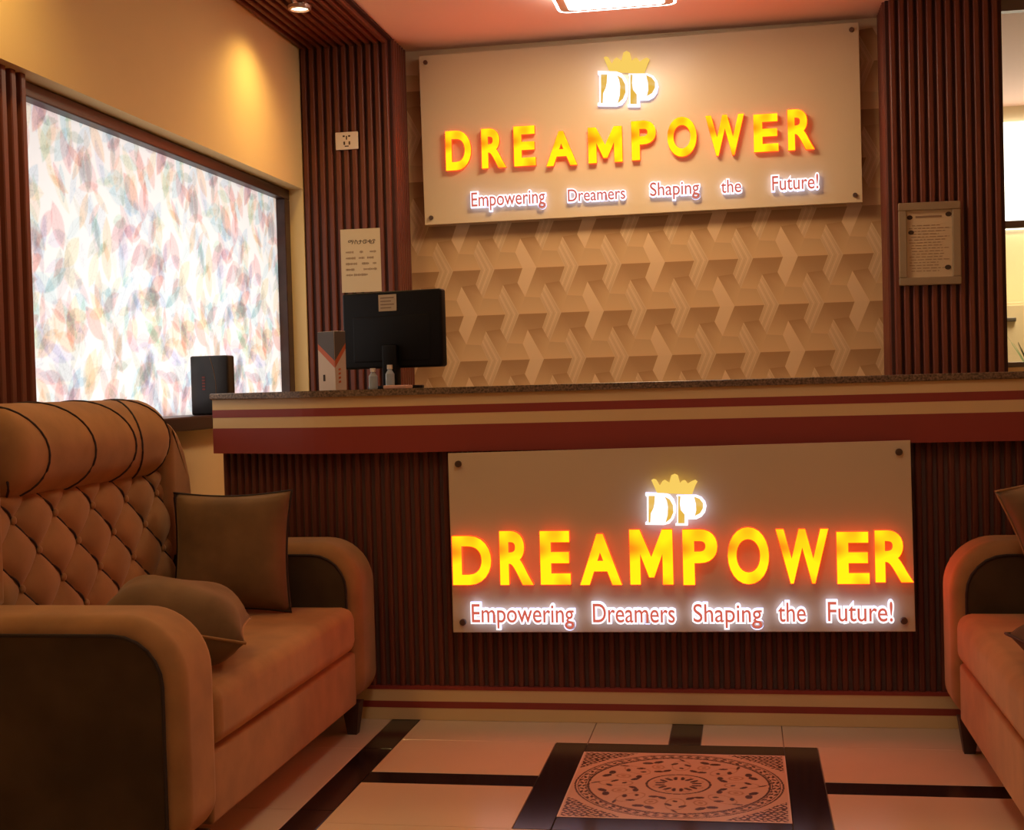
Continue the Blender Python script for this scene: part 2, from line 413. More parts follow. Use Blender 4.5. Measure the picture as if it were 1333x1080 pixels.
def paint_film(wm, hm, nu=460, nv=215):
    img = np.ones((nv, nu, 3))*np.array([.99, .95, .92])
    U, V = np.meshgrid(np.linspace(0, wm, nu), np.linspace(0, hm, nv))
    pal = np.array([(.88, .40, .32), (.96, .66, .40), (.50, .78, .88), (.66, .66, .90), (.55, .80, .66), (.96, .82, .54), (.60, .46, .55), (.90, .52, .54), (.55, .64, .56), (.60, .77, .92)])
    pal = 1-(1-pal)*.88
    per = .92
    Up = np.mod(U, per)
    for i in range(330):
        cu, cv = rng.uniform(0, per), rng.uniform(-.05, hm+.05)
        L = rng.uniform(.050, .095); asp = rng.choice([.26, .34, .42, .5])
        ang = rng.uniform(0, math.pi)
        c = pal[rng.integers(len(pal))]; al = rng.uniform(.30, .66)
        du = np.mod(Up-cu+per/2, per)-per/2; dv = V-cv
        near = (np.abs(du) < L+.01) & (np.abs(dv) < L+.01)
        if not near.any(): continue
        a, b_ = du[near], dv[near]
        s = (a*math.cos(ang)+b_*math.sin(ang))/L; t = (-a*math.sin(ang)+b_*math.cos(ang))/(L*asp)
        inside = np.clip((1-s*s-np.abs(t))*7, 0, 1)*(np.abs(s) < 1)
        vein = (np.abs(t) < .06) | (np.abs(np.mod(s*5-np.abs(t)*1.4, 1)) < .1)
        mul = 1-al*inside[:, None]*(1-c)
        mul *= 1-(.10*inside*vein)[:, None]
        img[near] *= mul
    return np.clip(1-(1-img)*.92, .3, 1)
fm = painted_grid(paint_film(WY1-WY0, WZ1-WZ0), (XG, WY0, WZ0), (0, WY1-WY0, 0), (0, 0, WZ1-WZ0))
fo = link('printed_film_pane', fm, 'film', win); fo['label'] = 'backlit pane printed with overlapping pastel leaves'

# ---- wallpaper print
a_ = .2017*YB/6.2; S = a_/465
O0 = on_y(698.4, 348.2, YB); dY = YB-.002
Tt, Oo, Bt, Ll, Lm, Lu = (-170, -324), (0, 0), (-135, 313), (-215, 158), (-155, 0), (-230, -173)
av, bv = (465, 0), (260, 499)
add2 = lambda p, *q: (p[0]+sum(k[0] for k in q), p[1]+sum(k[1] for k in q))
neg = lambda p: (-p[0], -p[1])
chev = [Tt, Oo, Bt, Ll, Lm, Lu]
regA = [Oo, add2(Lm, av), add2(Ll, av), add2(Tt, bv), add2(Lu, bv), Bt]
regB = [Tt, add2(Ll, av, neg(bv)), add2(Bt, av, neg(bv)), add2(Lu, av), add2(Lm, av), Oo]
cl, cmid, cdk = np.array([.70, .49, .27]), np.array([.60, .39, .19]), np.array([.37, .205, .085])
V, Fc, Cc = [], [], []
def wp_poly(poly, colf, off=0.):
    i0 = len(V)
    for p in poly: V.append((p[0], dY-off, p[1]))
    Fc.append(tuple(range(i0, i0+len(poly))))
def wp_add(ox, oz, poly, cols, off=0.):
    i0 = len(V)
    for (px, py), c in zip(poly, cols):
        V.append((ox+px*S, dY-off, oz-py*S)); Cc.append(c)
    Fc.append(tuple(range(i0, i0+len(poly))))
def lerp(a, b, t): return a+(b-a)*t
for j in range(-7, 4):
    for i in range(-14, 14):
        ux, uy = i*465+j*260, j*499
        ox, oz = O0.x+ux*S, O0.z-uy*S
        if not (-1.72 < ox < .80 and 1.02 < oz < ZC-.02): continue
        plain = (i-j) % 3 == 0
        cc = cl*(1.04 if plain else .93)
        wp_add(ox, oz, [Tt, Oo, Lm, Lu], [cc]*4); wp_add(ox, oz, [Oo, Bt, Ll, Lm], [cc*.97]*4)
        # region A (dark top, lighter bottom)
        mA = [cdk, cdk, lerp(cdk, cmid, .35), lerp(cdk, cmid, .55), cmid, cmid]
        wp_add(ox, oz, [regA[0], regA[1], regA[2], regA[3]], [cdk, cdk, lerp(cdk, cmid, .3), lerp(cdk, cmid, .45)])
        wp_add(ox, oz, [regA[0], regA[3], regA[4], regA[5]], [cdk, lerp(cdk, cmid, .5), cmid*1.08, cmid*1.08])
        wp_add(ox, oz, [regB[0], regB[1], regB[2], regB[5]], [cdk*1.05, cdk*1.05, cmid, cmid*1.1])
        wp_add(ox, oz, [regB[2], regB[3], regB[4], regB[5]], [cmid*.92, cmid*.92, cmid*1.12, cmid*1.12])
        if not plain:
            for k in range(5):
                f = .12+.19*k; h = .018
                for A, B, C_, D in ((Tt, Oo, Lm, Lu), (Oo, Bt, Ll, Lm)):
                    q0 = lerp(np.array(A), np.array(D), f); q1 = lerp(np.array(B), np.array(C_), f)
                    q2 = lerp(np.array(B), np.array(C_), f+h*2.2); q3 = lerp(np.array(A), np.array(D), f+h*2.2)
                    wp_add(ox, oz, [q0, q1, q2, q3], [np.array([.78, .56, .31]) if k % 2 else cmid*.95]*4, .0008)
me = mesh_of(V, Fc)
at = me.color_attributes.new('print', 'FLOAT_COLOR', 'POINT')
at.data.foreach_set('color', np.array([(*c, 1) for c in Cc], np.float32).reshape(-1))
wpo = link('wallpaper', me, 'wallpaper', wb); wpo['label'] = 'beige wallpaper printed with interlocking arrow blocks'

# ---- glazed partition right of the pillar
wn2 = struct(link('window_2', box_mesh(XP1, XR, YS+.1, YS+.15, on_y(1318, 296, YS+.1).z, on_y(1318, 287, YS+.1).z, .004), 'aluminium'), 'glazed partition with grey transom', 'window')
link('frame_rail', box_mesh(XP1, XR, YS+.1, YS+.15, on_y(1318, 478, YS+.1).z, on_y(1318, 471, YS+.1).z, .004), 'aluminium', wn2)
link('frame_rail', box_mesh(XP1, XR, YS+.1, YS+.15, ZC-.06, ZC-.001), 'aluminium', wn2)
link('glass_pane', box_mesh(XP1, XR, YS+.122, YS+.128, 1.2, ZC-.05), 'glass', wn2)
struct(link('wall_partition', box_mesh(XP1, XR, YS+.08, YS+.17, 0, on_y(1318, 478, YS+.1).z), 'wall'), 'low cream wall under the glazed partition', 'wall')
fw = struct(link('window_3', box_mesh(1.35, 2.8, 8.96, 8.995, on_y(1320, 286, 8.96).z-.06, on_y(1320, 158, 8.96).z, .01), 'far_window'), 'bright window of the next room', 'window')

# ------------------------------------------------------------------ reception counter
def counter_path(off=0.):
    """front outline from right to left; off > 0 goes towards the viewer"""
    P = [Vector((XR-.01, Y0))]
    for k in range(0, 7):
        a = math.radians(-90-22*k/6); P.append(Vector((-1.25+.70*math.cos(a), Y0+.70+.70*math.sin(a))))
    t = Vector((-math.cos(math.radians(22)), math.sin(math.radians(22))))
    P.append(P[-1]+t*.37)
    out = []
    for i, p in enumerate(P):
        a = P[max(i-1, 0)]; b_ = P[min(i+1, len(P)-1)]; tt = (b_-a).normalized(); nrm = Vector((tt.y, -tt.x))
        nrm = Vector((-tt.y, tt.x)) if Vector((-tt.y, tt.x)).y < 0 else nrm
        out.append(p+nrm*off)
    return out
def band_mesh(off, thick, z0, z1):
    A = counter_path(off); B = counter_path(off-thick)
    V = [(p.x, p.y, z) for z in (z0, z1) for p in A+B[::-1]]; n = len(A)*2
    Fc = [(i, (i+1) % n, n+(i+1) % n, n+i) for i in range(n)]
    L = len(A)
    for z in (0, 1):
        for i in range(L-1):
            q = (z*n+i, z*n+i+1, z*n+n-2-i, z*n+n-1-i); Fc.append(q if z == 0 else q[::-1])
    bm = bmesh.new(); me = mesh_of(V, Fc); bm.from_mesh(me); bpy.data.meshes.remove(me)
    return bm_mesh(bm)
ctr = empty('reception_counter', (-.2, Y0, 0))
tag(ctr, 'reception counter with fluted dark front and cream and oxblood bands', 'counter')
def cpart(name, me, mat):
    o = link(name, me, mat, ctr); o.matrix_parent_inverse = Matrix.Translation((.2, -Y0, 0)); return o
zb = [on_y(700, y, Y0-.045).z for y in (500.6, 509.4, 524, 535, 550, 585.5)]
PA = counter_path(-.012); back = [(PA[-1].x, Y0+.60), (XR-.01, Y0+.60)]
cpart('body', prism_mesh([(p.x, p.y) for p in PA]+back, 'z', .02, zb[1]-.001), 'core')
cpart('cream_band', band_mesh(.045, .05, zb[2], zb[1]), 'cream_band')
cpart('red_band', band_mesh(.046, .05, zb[3], zb[2]), 'red_band')
cpart('cream_band', band_mesh(.045, .05, zb[4], zb[3]), 'cream_band')
cpart('red_band', band_mesh(.046, .05, zb[5], zb[4]), 'red_band')
cpart('plinth_band', band_mesh(.006, .05, .001, .042), 'cream_band')
cpart('plinth_stripe', band_mesh(.007, .05, .042, .064), 'red_band')
cpart('plinth_band', band_mesh(.006, .05, .064, .104), 'cream_band')
cpart('plinth_stripe', band_mesh(.008, .05, .104, .116), 'red_band')
# slats along the front
PC = .034; sm = slat_mesh(.0225, .013, .116, zb[5]+.01)
path = counter_path(-.012); dist = 0; nxt = PC/2
for a, b_ in zip(path[:-1], path[1:]):
    seg = (b_-a).length; t = (b_-a).normalized(); ang = math.atan2(t.y, t.x)+math.pi
    while nxt < dist+seg:
        p = a+t*(nxt-dist); o = cpart('slat', sm, None)
        o.location = (p.x, p.y, 0); o.rotation_euler = (0, 0, ang); nxt += PC
    dist += seg
TA = counter_path(.058)
top = link('countertop', prism_mesh([(p.x, p.y) for p in TA]+[(TA[-1].x, Y0+.62), (XR-.005, Y0+.62)], 'z', zb[1], zb[0], .005), 'granite')
tag(top, 'speckled brown granite top of the reception counter', 'countertop')
ZT = zb[0]

# ------------------------------------------------------------------ lettering
def text_mesh(body, offset=0., extrude=0.):
    cu = bpy.data.curves.new('t', 'FONT'); cu.body = body; cu.offset = offset; cu.extrude = extrude; cu.resolution_u = 6; cu.fill_mode = 'BOTH'
    ob = bpy.data.objects.new('t', cu); col.objects.link(ob)
    dg = bpy.context.evaluated_depsgraph_get(); dg.update()
    me = bpy.data.meshes.new_from_object(ob.evaluated_get(dg))
    bpy.data.objects.remove(ob); bpy.data.curves.remove(cu); me.materials.clear()
    return me
def glyph_m():
    p = [(0, 0), (0, 1), (.24, 1), (.50, .50), (.76, 1), (1, 1), (1, 0), (.76, 0), (.76, .56), (.56, .13), (.44, .13), (.24, .56), (.24, 0)]
    bm = bmesh.new(); A = [bm.verts.new((x, y, .1)) for x, y in p]; B = [bm.verts.new((x, y, -.1)) for x, y in p]; n = len(p)
    bm.faces.new(A); bm.faces.new(B)
    for i in range(n): bm.faces.new((A[i], B[i], B[(i+1) % n], A[(i+1) % n]))
    return bm_mesh(bm)
def text_bounds(body, offset=0.):
    me = text_mesh(body, offset); c = np.array([v.co[:] for v in me.vertices]) if len(me.vertices) else np.zeros((1, 3))
    bpy.data.meshes.remove(me); return c.min(0), c.max(0)
def place_text(me, lo, hi, x0, x1, z0, z1, y_back, depth):
    """text mesh (xy plane, extruded in z) -> standing in the xz plane facing -y, fitted to the rectangle; text bbox lo..hi"""
    sx = (x1-x0)/(hi[0]-lo[0]); sz = (z1-z0)/(hi[1]-lo[1])
    zz = [v.co.z for v in me.vertices]; zlo, zhi = min(zz), max(zz); sd = depth/(zhi-zlo) if zhi-zlo > 1e-7 else 0
    for v in me.vertices:
        x, y, z = v.co
        v.co = (x0+(x-lo[0])*sx, y_back-(z-zlo)*sd, z0+(y-lo[1])*sz)
    me.update()
    return me
def face_side(me, face, side):
    me.materials.append(M[face]); me.materials.append(M[side])
    for p in me.polygons: p.material_index = 0 if p.normal.y < -.7 else 1
def recentre(o, parent):
    """object origin to its own middle, keeping its place under a parent that has no rotation"""
    me = o.data; c = Vector((0, 0, 0))
    lo = Vector([min(v.co[i] for v in me.vertices) for i in range(3)]); hi = Vector([max(v.co[i] for v in me.vertices) for i in range(3)])
    c = (lo+hi)/2
    me.transform(Matrix.Translation(-c)); o.location = c-Vector(parent)
LOGO = dict(
 D=[(215,445),(480,452),(560,478),(615,540),(645,630),(645,720),(615,810),(560,875),(480,897),(215,893),(215,862),(240,846),(236,505),(215,482)],
 P=[(655,480),(930,478),(1010,510),(1060,570),(1078,640),(1060,720),(1010,780),(940,815),(812,818),(815,905),(640,905),(640,880),(665,868),(668,505),(655,497)],
 d1=[(262,490),(350,490),(343,600),(330,660),(292,735),(285,860),(262,860)],
 d2=[(490,500),(560,540),(605,620),(612,720),(575,805),(500,865),(530,760),(535,640),(520,560)],
 p1=[(680,490),(712,498),(702,600),(718,690),(770,750),(770,872),(680,872)],
 p2=[(905,500),(980,530),(1030,590),(1030,660),(990,730),(915,770),(935,690),(930,600)],
 C=[(300,270),(330,255),(365,268),(415,350),(450,290),(485,268),(520,290),(552,312),(580,205),(625,185),(670,205),(700,312),(740,278),(775,275),(812,322),(880,282),(920,270),(950,292),(922,345),(875,470),(380,450)])
def build_sign(name, label, YF, corners, letters, words, logo, side_mat='letter_side'):
    """YF: front of the panel; all pixel rectangles are measured on the photo and laid on the panel's plane"""
    (tl, tr, br, bl) = [on_y(*p, YF) for p in corners]
    org = Vector(((bl.x+br.x)/2, YF, (bl.z+br.z)/2))
    root = empty(name, org); tag(root, label, 'sign')
    def part(nm, me, mat=None, par=None):
        o = link(nm, me, mat, par or root)
        if par is None: recentre(o, org)
        return o
    part('panel', prism_mesh([(p.x, p.z) for p in (tl, tr, br, bl)], 'y', YF, YF+.012, .0015, 1), 'panel')
    ins = .035
    scr = lathe_mesh([(0, -.028), (.011, -.028), (.011, .010), (.0095, .012), (0, .012)], 14, 'y')
    for p, sx, sz in ((tl, 1, -1), (tr, -1, -1), (br, -1, 1), (bl, 1, 1)):
        o = link('standoff_screw', scr, 'steel', root); o.location = Vector((p.x+sx*ins, YF, p.z+sz*ins))-org
    for ch, x0, x1, y0, y1 in letters:
        xm, ym = (x0+x1)/2, (y0+y1)/2; yl = YF-.03
        X0, X1 = on_y(x0, ym, yl).x, on_y(x1, ym, yl).x; Z1, Z0 = on_y(xm, y0, yl).z, on_y(xm, y1, yl).z
        me = glyph_m() if ch == 'M' else text_mesh(ch, .034, .1); c = np.array([v.co[:] for v in me.vertices])
        place_text(me, c.min(0), c.max(0), X0, X1, Z0, Z1, YF-.010, .024)
        face_side(me, 'letter_face', side_mat)
        part('letter', me)
    for wd, x0, x1, y0, y1 in words:     # y0 cap top, y1 baseline at the word's middle
        yl = YF-.02; xm = (x0+x1)/2
        X0, X1 = on_y(x0, y0, yl).x, on_y(x1, y0, yl).x; Z1, Z0 = on_y(xm, y0, yl).z, on_y(xm, y1, yl).z
        lo, hi = text_bounds(wd); lo[1] = 0; hi[1] = text_bounds('E')[1][1]
        mg = .006*(X1-X0)/.35
        me = text_mesh(wd, .072, .1); place_text(me, lo, hi, X0+mg, X1-mg, Z0, Z1, YF-.008, .016); face_side(me, 'white_glow', 'white_side')
        bk = part('word_backing', me); off = Vector(bk.location)+org
        pos = 0; wI = text_bounds('I')[1][0]
        for i, ch in enumerate(wd):
            px = text_bounds(wd[:i]+'I')[1][0]-wI
            ml = text_mesh(ch, .004, .1)
            for v in ml.vertices: v.co.x += px
            place_text(ml, lo, hi, X0+mg, X1-mg, Z0, Z1, YF-.0242, .0015)
            ml.materials.append(M['tag_red'])
            o = link('letter', ml, None, bk); recentre(o, off)
    (lx0, ly0, lx1, ly1) = logo          # pixel box of crown and monogram
    def mapped(poly, yl):
        out = []
        for (u, v) in poly:
            fx, fy = (u-215)/(1078-215), (v-185)/(905-185)
            q = on_y(lx0+(lx1-lx0)*fx, ly0+(ly1-ly0)*fy, yl); out.append((q.x, q.z))
        return out
    for nm, key, mat, dpt, yb in (('monogram_letter', 'D', 'white_glow', .022, .008), ('monogram_letter', 'P', 'white_glow', .022, .008), ('crown', 'C', 'crown', .018, .008)):
        me = prism_mesh(mapped(LOGO[key], YF-.03), 'y', YF-yb-dpt, YF-yb)
        if mat == 'white_glow': face_side(me, 'white_glow', 'white_side'); o = part(nm, me)
        else: o = part(nm, me, mat)
        offv = Vector(o.location)+org
        for gk in {'D': ('d1', 'd2'), 'P': ('p1', 'p2')}.get(key, ()):
            g = link('gold_inlay', prism_mesh(mapped(LOGO[gk], YF-.032), 'y', YF-.0315, YF-.0302), 'gold', o); recentre(g, offv)
    return root
low_letters = [('D',589.4,639.5,697.4,760.9),('R',650.9,693.9,690.9,760.9),('E',703.5,742.4,690.9,760.5),('A',754.8,809,694.8,760.9),('M',820,875.9,689,760.4),
 ('P',889,934,688.8,760.9),('O',947.4,1001,686,760),('W',1010.4,1078.8,688.3,759),('E',1089.4,1131.4,692,759.6),('R',1139,1188.5,690,757.5)]
up_letters = [('D',580.3,613.3,170,221.4),('R',627,658.6,167,218.6),('E',669,697,164,216),('A',711,751,170.5,215.5),('M',765.7,810,165,211.6),
 ('P',822,854,157,208),('O',868.6,906.8,152,204),('W',918.6,969,149.4,202.3),('E',981,1013,148.4,197.4),('R',1025.4,1059.7,142,195)]
low_words = [('Empowering',612,749,786,809.5),('Dreamers',770,880,785.5,809.5),('Shaping',901,993,786,809),('the',1012,1049,784,808.5),('Future!',1076,1163,783,808)]
up_words = [('Empowering',612,711,248.5,266.5),('Dreamers',738,815,245,260.5),('Shaping',845,911,236.5,253.5),('the',938,965,234,250.5),('Future!',1004,1066,228,246.5)]
build_sign('lit_counter_sign', 'illuminated sign with yellow letters fixed to the counter front', Y0-.085, ((583,590),(1185,573),(1192,822),(590,823)), low_letters, low_words, (840, 617, 919.5, 684))
build_sign('lit_wall_sign', 'illuminated sign with yellow letters high on the wallpapered wall', YB-.075, ((545,73),(1118,28.5),(1123,263),(553,293)), up_letters, up_words, (778, 66, 857, 138.5))

# ------------------------------------------------------------------ sofas
def rounded_profile(x0, x1, z0, z1, r_tf, r_bf, r_tb, r_bb, n=7):
    pts = []
    for cx, cz, r, a0 in ((x1-r_tf, z1-r_tf, r_tf, 90), (x1-r_bf, z0+r_bf, r_bf, 0), (x0+r_bb, z0+r_bb, r_bb, -90), (x0+r_tb, z1-r_tb, r_tb, -180)):
        for k in range(n):
            a = math.radians(a0-90*k/(n-1)); pts.append((cx+r*math.cos(a), cz+r*math.sin(a)))
    return pts
def tuft_mesh(hl, z0, z1, face_x, du, dz, u0, zr):
    nu, nz = 210, 92; V = []; Fc = []
    def height(u, z):
        p = (u-u0)/du+(z-zr)/(2*dz); q = (u-u0)/du-(z-zr)/(2*dz)
        fp, fq = p-math.floor(p), q-math.floor(q)
        return (max(math.sin(math.pi*fp)*math.sin(math.pi*fq), 0))**.42
    def surf(u, z):
            eu = min(1, (hl-abs(u))/.05); ez = min(1, (z1-z)/.04, (z-z0)/.04+.6)
            e = math.sqrt(max(0, 1-(1-eu)**2))*math.sqrt(max(0, 1-(1-ez)**2))
            lean = -(z-z0)*.10
            return face_x-.045+lean+e*(.02+.030*height(u, z))
    for j in range(nz+1):
        z = z0+(z1-z0)*j/nz
        for i in range(nu+1):
            u = -hl+2*hl*i/nu
            V.append((surf(u, z), u, z))
    for j in range(nz):
        for i in range(nu):
            a = j*(nu+1)+i; Fc.append((a, a+1, a+nu+2, a+nu+1))
    # back skin so that the panel is a closed body
    nb = len(V)
    V += [(face_x-.09, -hl, z0), (face_x-.09, hl, z0), (face_x-.14, hl, z1), (face_x-.14, -hl, z1)]
    Fc.append((nb, nb+3, nb+2, nb+1))
    Fc.append(tuple([i for i in range(nu, -1, -1)]+[nb, nb+1])); Fc.append(tuple([nz*(nu+1)+i for i in range(nu+1)]+[nb+2, nb+3]))
    Fc.append(tuple([j*(nu+1) for j in range(nz+1)]+[nb+3, nb])); Fc.append(tuple([j*(nu+1)+nu for j in range(nz, -1, -1)]+[nb+1, nb+2]))
    return mesh_of(V, Fc, smooth=True), surf
SEAT_Z = .43
def soft_slab(y0, y1, b_, n=12, m=7):
    rings = []
    rings = [(y0+b_*(1-math.cos(math.pi/2*k/(m-1))), b_*(1-math.sin(math.pi/2*k/(m-1)))) for k in range(m)]
    rings += [(y0+y1-y, i) for y, i in rings[::-1]]
    V = []; Fc = []; N = 4*n
    for y, i in rings:
        for p in rounded_profile(-.80+i, .02-i, .105+i, .632-i, .15-i, .085-i, .07-i, .06-i, n): V.append((p[0], y, p[1]))
    for r in range(len(rings)-1):
        for k in range(N): Fc.append((r*N+k, r*N+(k+1) % N, (r+1)*N+(k+1) % N, (r+1)*N+k))
    Fc += [tuple(range(N)), tuple((len(rings)-1)*N+k for k in range(N-1, -1, -1))]
    bm = bmesh.new(); me = mesh_of(V, Fc); bm.from_mesh(me); bpy.data.meshes.remove(me)
    return bm_mesh(bm, smooth=True)
def build_sofa(loc, rz, label):
    L, D = 1.57, .84; hl = L/2; aw = .205
    root = empty('sofa', loc, rz); tag(root, label, 'sofa', 'pair of tan velvet sofas')
    P = lambda nm, me, mat: link(nm, me, mat, root)
    P('base', box_mesh(-.80, 0, -hl+aw-.01, hl-aw+.01, .105, .278, .012, 3), 'velvet')
    # seat cushion with a soft front
    P('seat_cushion', box_mesh(-.60, .012, -hl+aw+.004, hl-aw-.004, .281, SEAT_Z, .042, 5), 'velvet')
    for s in (-1, 1):
        y0, y1 = sorted((s*hl, s*(hl-aw)))
        arm = P('arm', soft_slab(y0, y1, .045), 'velvet')
        inner = rounded_profile(-.76, -.022, .115, .592, .115, .015, .04, .01)
        for yy, dd in ((y0, -1), (y1, 1)):
            o = link('arm_panel', prism_mesh(inner, 'y', min(yy-.004*dd, yy+.006*dd), max(yy-.004*dd, yy+.006*dd), .003, 1), 'velvet_dark', arm)
            # cord along the front and top of the panel
            pts = [(p[0], yy+.005*dd, p[1]) for p in inner[:14]]
            pts = [(-.74, yy+.005*dd, .592)]+pts
            link('piping', tube_mesh(pts, .0045, 5), 'piping', arm)
    for x, y in ((-.03, hl-.15), (-.03, -hl+.15), (-.74, hl-.15), (-.74, -hl+.15)):
        bm = bmesh.new(); r = bmesh.ops.create_cone(bm, cap_ends=True, segments=4, radius1=.022, radius2=.042, depth=.106)
        bmesh.ops.rotate(bm, verts=bm.verts, cent=(0, 0, 0), matrix=Matrix.Rotation(math.pi/4, 3, 'Z'))
        bmesh.ops.translate(bm, verts=bm.verts, vec=(x, y, .053)); P('leg', bm_mesh(bm), 'leg')
    # back frame with sloping shoulders (y-z outline)
    sh = [(-.60, .105), (.60, .105), (.62, .60), (.635, .78), (.615, .88), (.565, .98), (.49, 1.04), (.40, 1.055), (-.40, 1.055), (-.49, 1.04), (-.565, .98), (-.615, .88), (-.635, .78), (-.62, .60)]
    P('back_frame', prism_mesh(sh, 'x', -.84, -.66, .035, 4, True), 'velvet')
    for s in (-1, 1):
        wg = [(.485, .60), (.655, .60), (.662, .76), (.648, .85), (.61, .94), (.56, 1.0), (.515, 1.03), (.485, 1.035)]
        wg = [(s*a, b_) for a, b_ in wg]
        P('back_wing', prism_mesh(wg if s > 0 else wg[::-1], 'x', -.83, -.565, .03, 4, True), 'velvet')
    du, dz = .21, .088; u0, zr = .03, .81
    tm, hf = tuft_mesh(.535, .40, .885, -.545, du, dz, u0, zr)
    tb = P('tufted_back', tm, 'velvet')
    bmm = bmesh.new(); bmesh.ops.create_uvsphere(bmm, u_segments=8, v_segments=6, radius=.011)
    bmesh.ops.scale(bmm, verts=bmm.verts, vec=(.6, 1, 1)); bme = bm_mesh(bmm, smooth=True); bme.materials.append(M['velvet'])
    for r_ in range(-5, 1):
        z = zr+r_*dz; sft = (r_ % 2)*.5
        for k in range(-4, 5):
            u = u0+(k+sft)*du
            if abs(u) < .50 and z > .44:
                o = link('button', bme, None, tb); o.location = (-.545-.045-(z-.40)*.10+.030, u, z)
    # dark cords in the folds that run down towards the far end
    for k in range(-8, 10):
        pts = []
        for j in range(70):
            z = .445+(.875-.445)*j/69
            u = u0+k*du-(z-zr)/(2*dz)*du
            u += .006*math.sin(2*math.pi*(z-zr)/dz)
            if abs(u) > .515: continue
            x = hf(u, z)+.0012
            pts.append((x, u, z))
        if len(pts) > 3: link('fold_cord', tube_mesh(pts, .0032, 5), 'piping', tb)
    # head roll: fat rounded bolster
    hr = .475; nseg = 40; V = []; Fc = []; na = 28
    def rad(u): 
        e = min(1, (hr-abs(u))/.075); return .30+.70*math.sqrt(max(0, 1-(1-e)**2))
    def rollp(u, a, k=1.0):
        q = rad(u)*k
        return (-.660+.125*q*math.cos(a), u, .985+.126*q*math.sin(a))
    us = [-hr+2*hr*(.5-.5*math.cos(math.pi*i/nseg)) for i in range(nseg+1)]
    for u in us:
        for k in range(na): V.append(rollp(u, 2*math.pi*k/na))
    for i in range(nseg):
        for k in range(na): Fc.append((i*na+k, i*na+(k+1) % na, (i+1)*na+(k+1) % na, (i+1)*na+k))
    Fc += [tuple(range(na))[::-1], tuple(nseg*na+k for k in range(na))]
    ro = P('head_roll', mesh_of(V, Fc, smooth=True), 'velvet')
    for c0, bow in ((-.42, .10), (-.17, .10), (.08, .10), (.33, .10), (.31, -.09), (-.40, -.09)):
        pts = []
        for j in range(22):
            a = math.radians(-72+200*j/21); u = c0+bow*math.cos(a*1.0)-.03*math.sin(a)
            if abs(u) < hr-.03: pts.append(rollp(u, a, 1.005))
        if len(pts) > 4: link('seam_cord', tube_mesh(pts, .0035, 5), 'piping', ro)
    for o in list(root.children):
        if o.name.split('.')[0] in ('arm', 'base', 'seat_cushion', 'back_frame', 'back_wing'):
            wn = o.modifiers.new('weighted_normals', 'WEIGHTED_NORMAL'); wn.weight = 80
            for p_ in o.data.polygons: p_.use_smooth = True
    return root
SY = 3.505
build_sofa((-1.25, SY, 0), 0, 'tan velvet sofa with tufted back under the printed window')
build_sofa((.603, SY-.085, 0), math.pi, 'tan velvet sofa at the right edge facing the other sofa')

def build_cushion(label, size, thick, loc, rot, mat, piping='piping'):
    root = empty('throw_cushion', loc); root.rotation_euler = rot; tag(root, label, 'cushion', 'throw cushions on the sofas')
    n = 22; V = []; Fc = []; idx = {}
    def outline(s, t):   # slightly concave sides, pointed corners
        k = 1-.055*(1-t*t)*1.0; j = 1-.055*(1-s*s)
        return s*k*size/2*(1+.03*(s*t)**2), t*j*size/2*(1+.03*(s*t)**2)
    for side in (1, -1):
        for j in range(n+1):
            for i in range(n+1):
                s, t = -1+2*i/n, -1+2*j/n
                x, z = outline(s, t)
                h = ((1-s**4)*(1-t**4))**.62*thick/2*(1+.05*math.sin(5*s+2)*math.sin(4*t+1))
                if side == -1 and (i in (0, n) or j in (0, n)): idx[(side, i, j)] = idx[(1, i, j)]; continue
                idx[(side, i, j)] = len(V); V.append((x, side*h, z))
        for j in range(n):
            for i in range(n):
                q = (idx[(side, i, j)], idx[(side, i+1, j)], idx[(side, i+1, j+1)], idx[(side, i, j+1)])
                Fc.append(q if side == -1 else q[::-1])
    link('cover', mesh_of(V, Fc, smooth=True), mat, root)
    ring = [outline(-1+2*i/n, -1) for i in range(n)]+[outline(1, -1+2*i/n) for i in range(n)]+[outline(1-2*i/n, 1) for i in range(n)]+[outline(-1, 1-2*i/n) for i in range(n)]
    link('piping', tube_mesh([(a, 0, b_) for a, b_ in ring], .004, 5, True), piping, root)
    return root
build_cushion('square brown velvet cushion standing upright against the far arm of the left sofa', .37, .15, (-1.60, 3.945, .622), (math.radians(-9), 0, math.radians(6)), 'velvet_mid')
build_cushion('brown velvet cushion slumped against the near arm of the left sofa', .36, .20, (-1.45, 3.185, .5425), (math.radians(90), math.radians(11), math.radians(19)), 'velvet_mid', 'velvet')
build_cushion('brown velvet cushion with a pointed corner behind the arm of the right sofa', .36, .14, (.925, 3.87, .668), (math.radians(-6), math.radians(-18), 0), 'velvet_mid', 'velvet')
build_cushion('dark velvet cushion lying at the front of the right sofa seat', .36, .13, (.80, 3.12, .4985), (math.radians(90), 0, math.radians(4)), 'velvet_dark', 'piping')

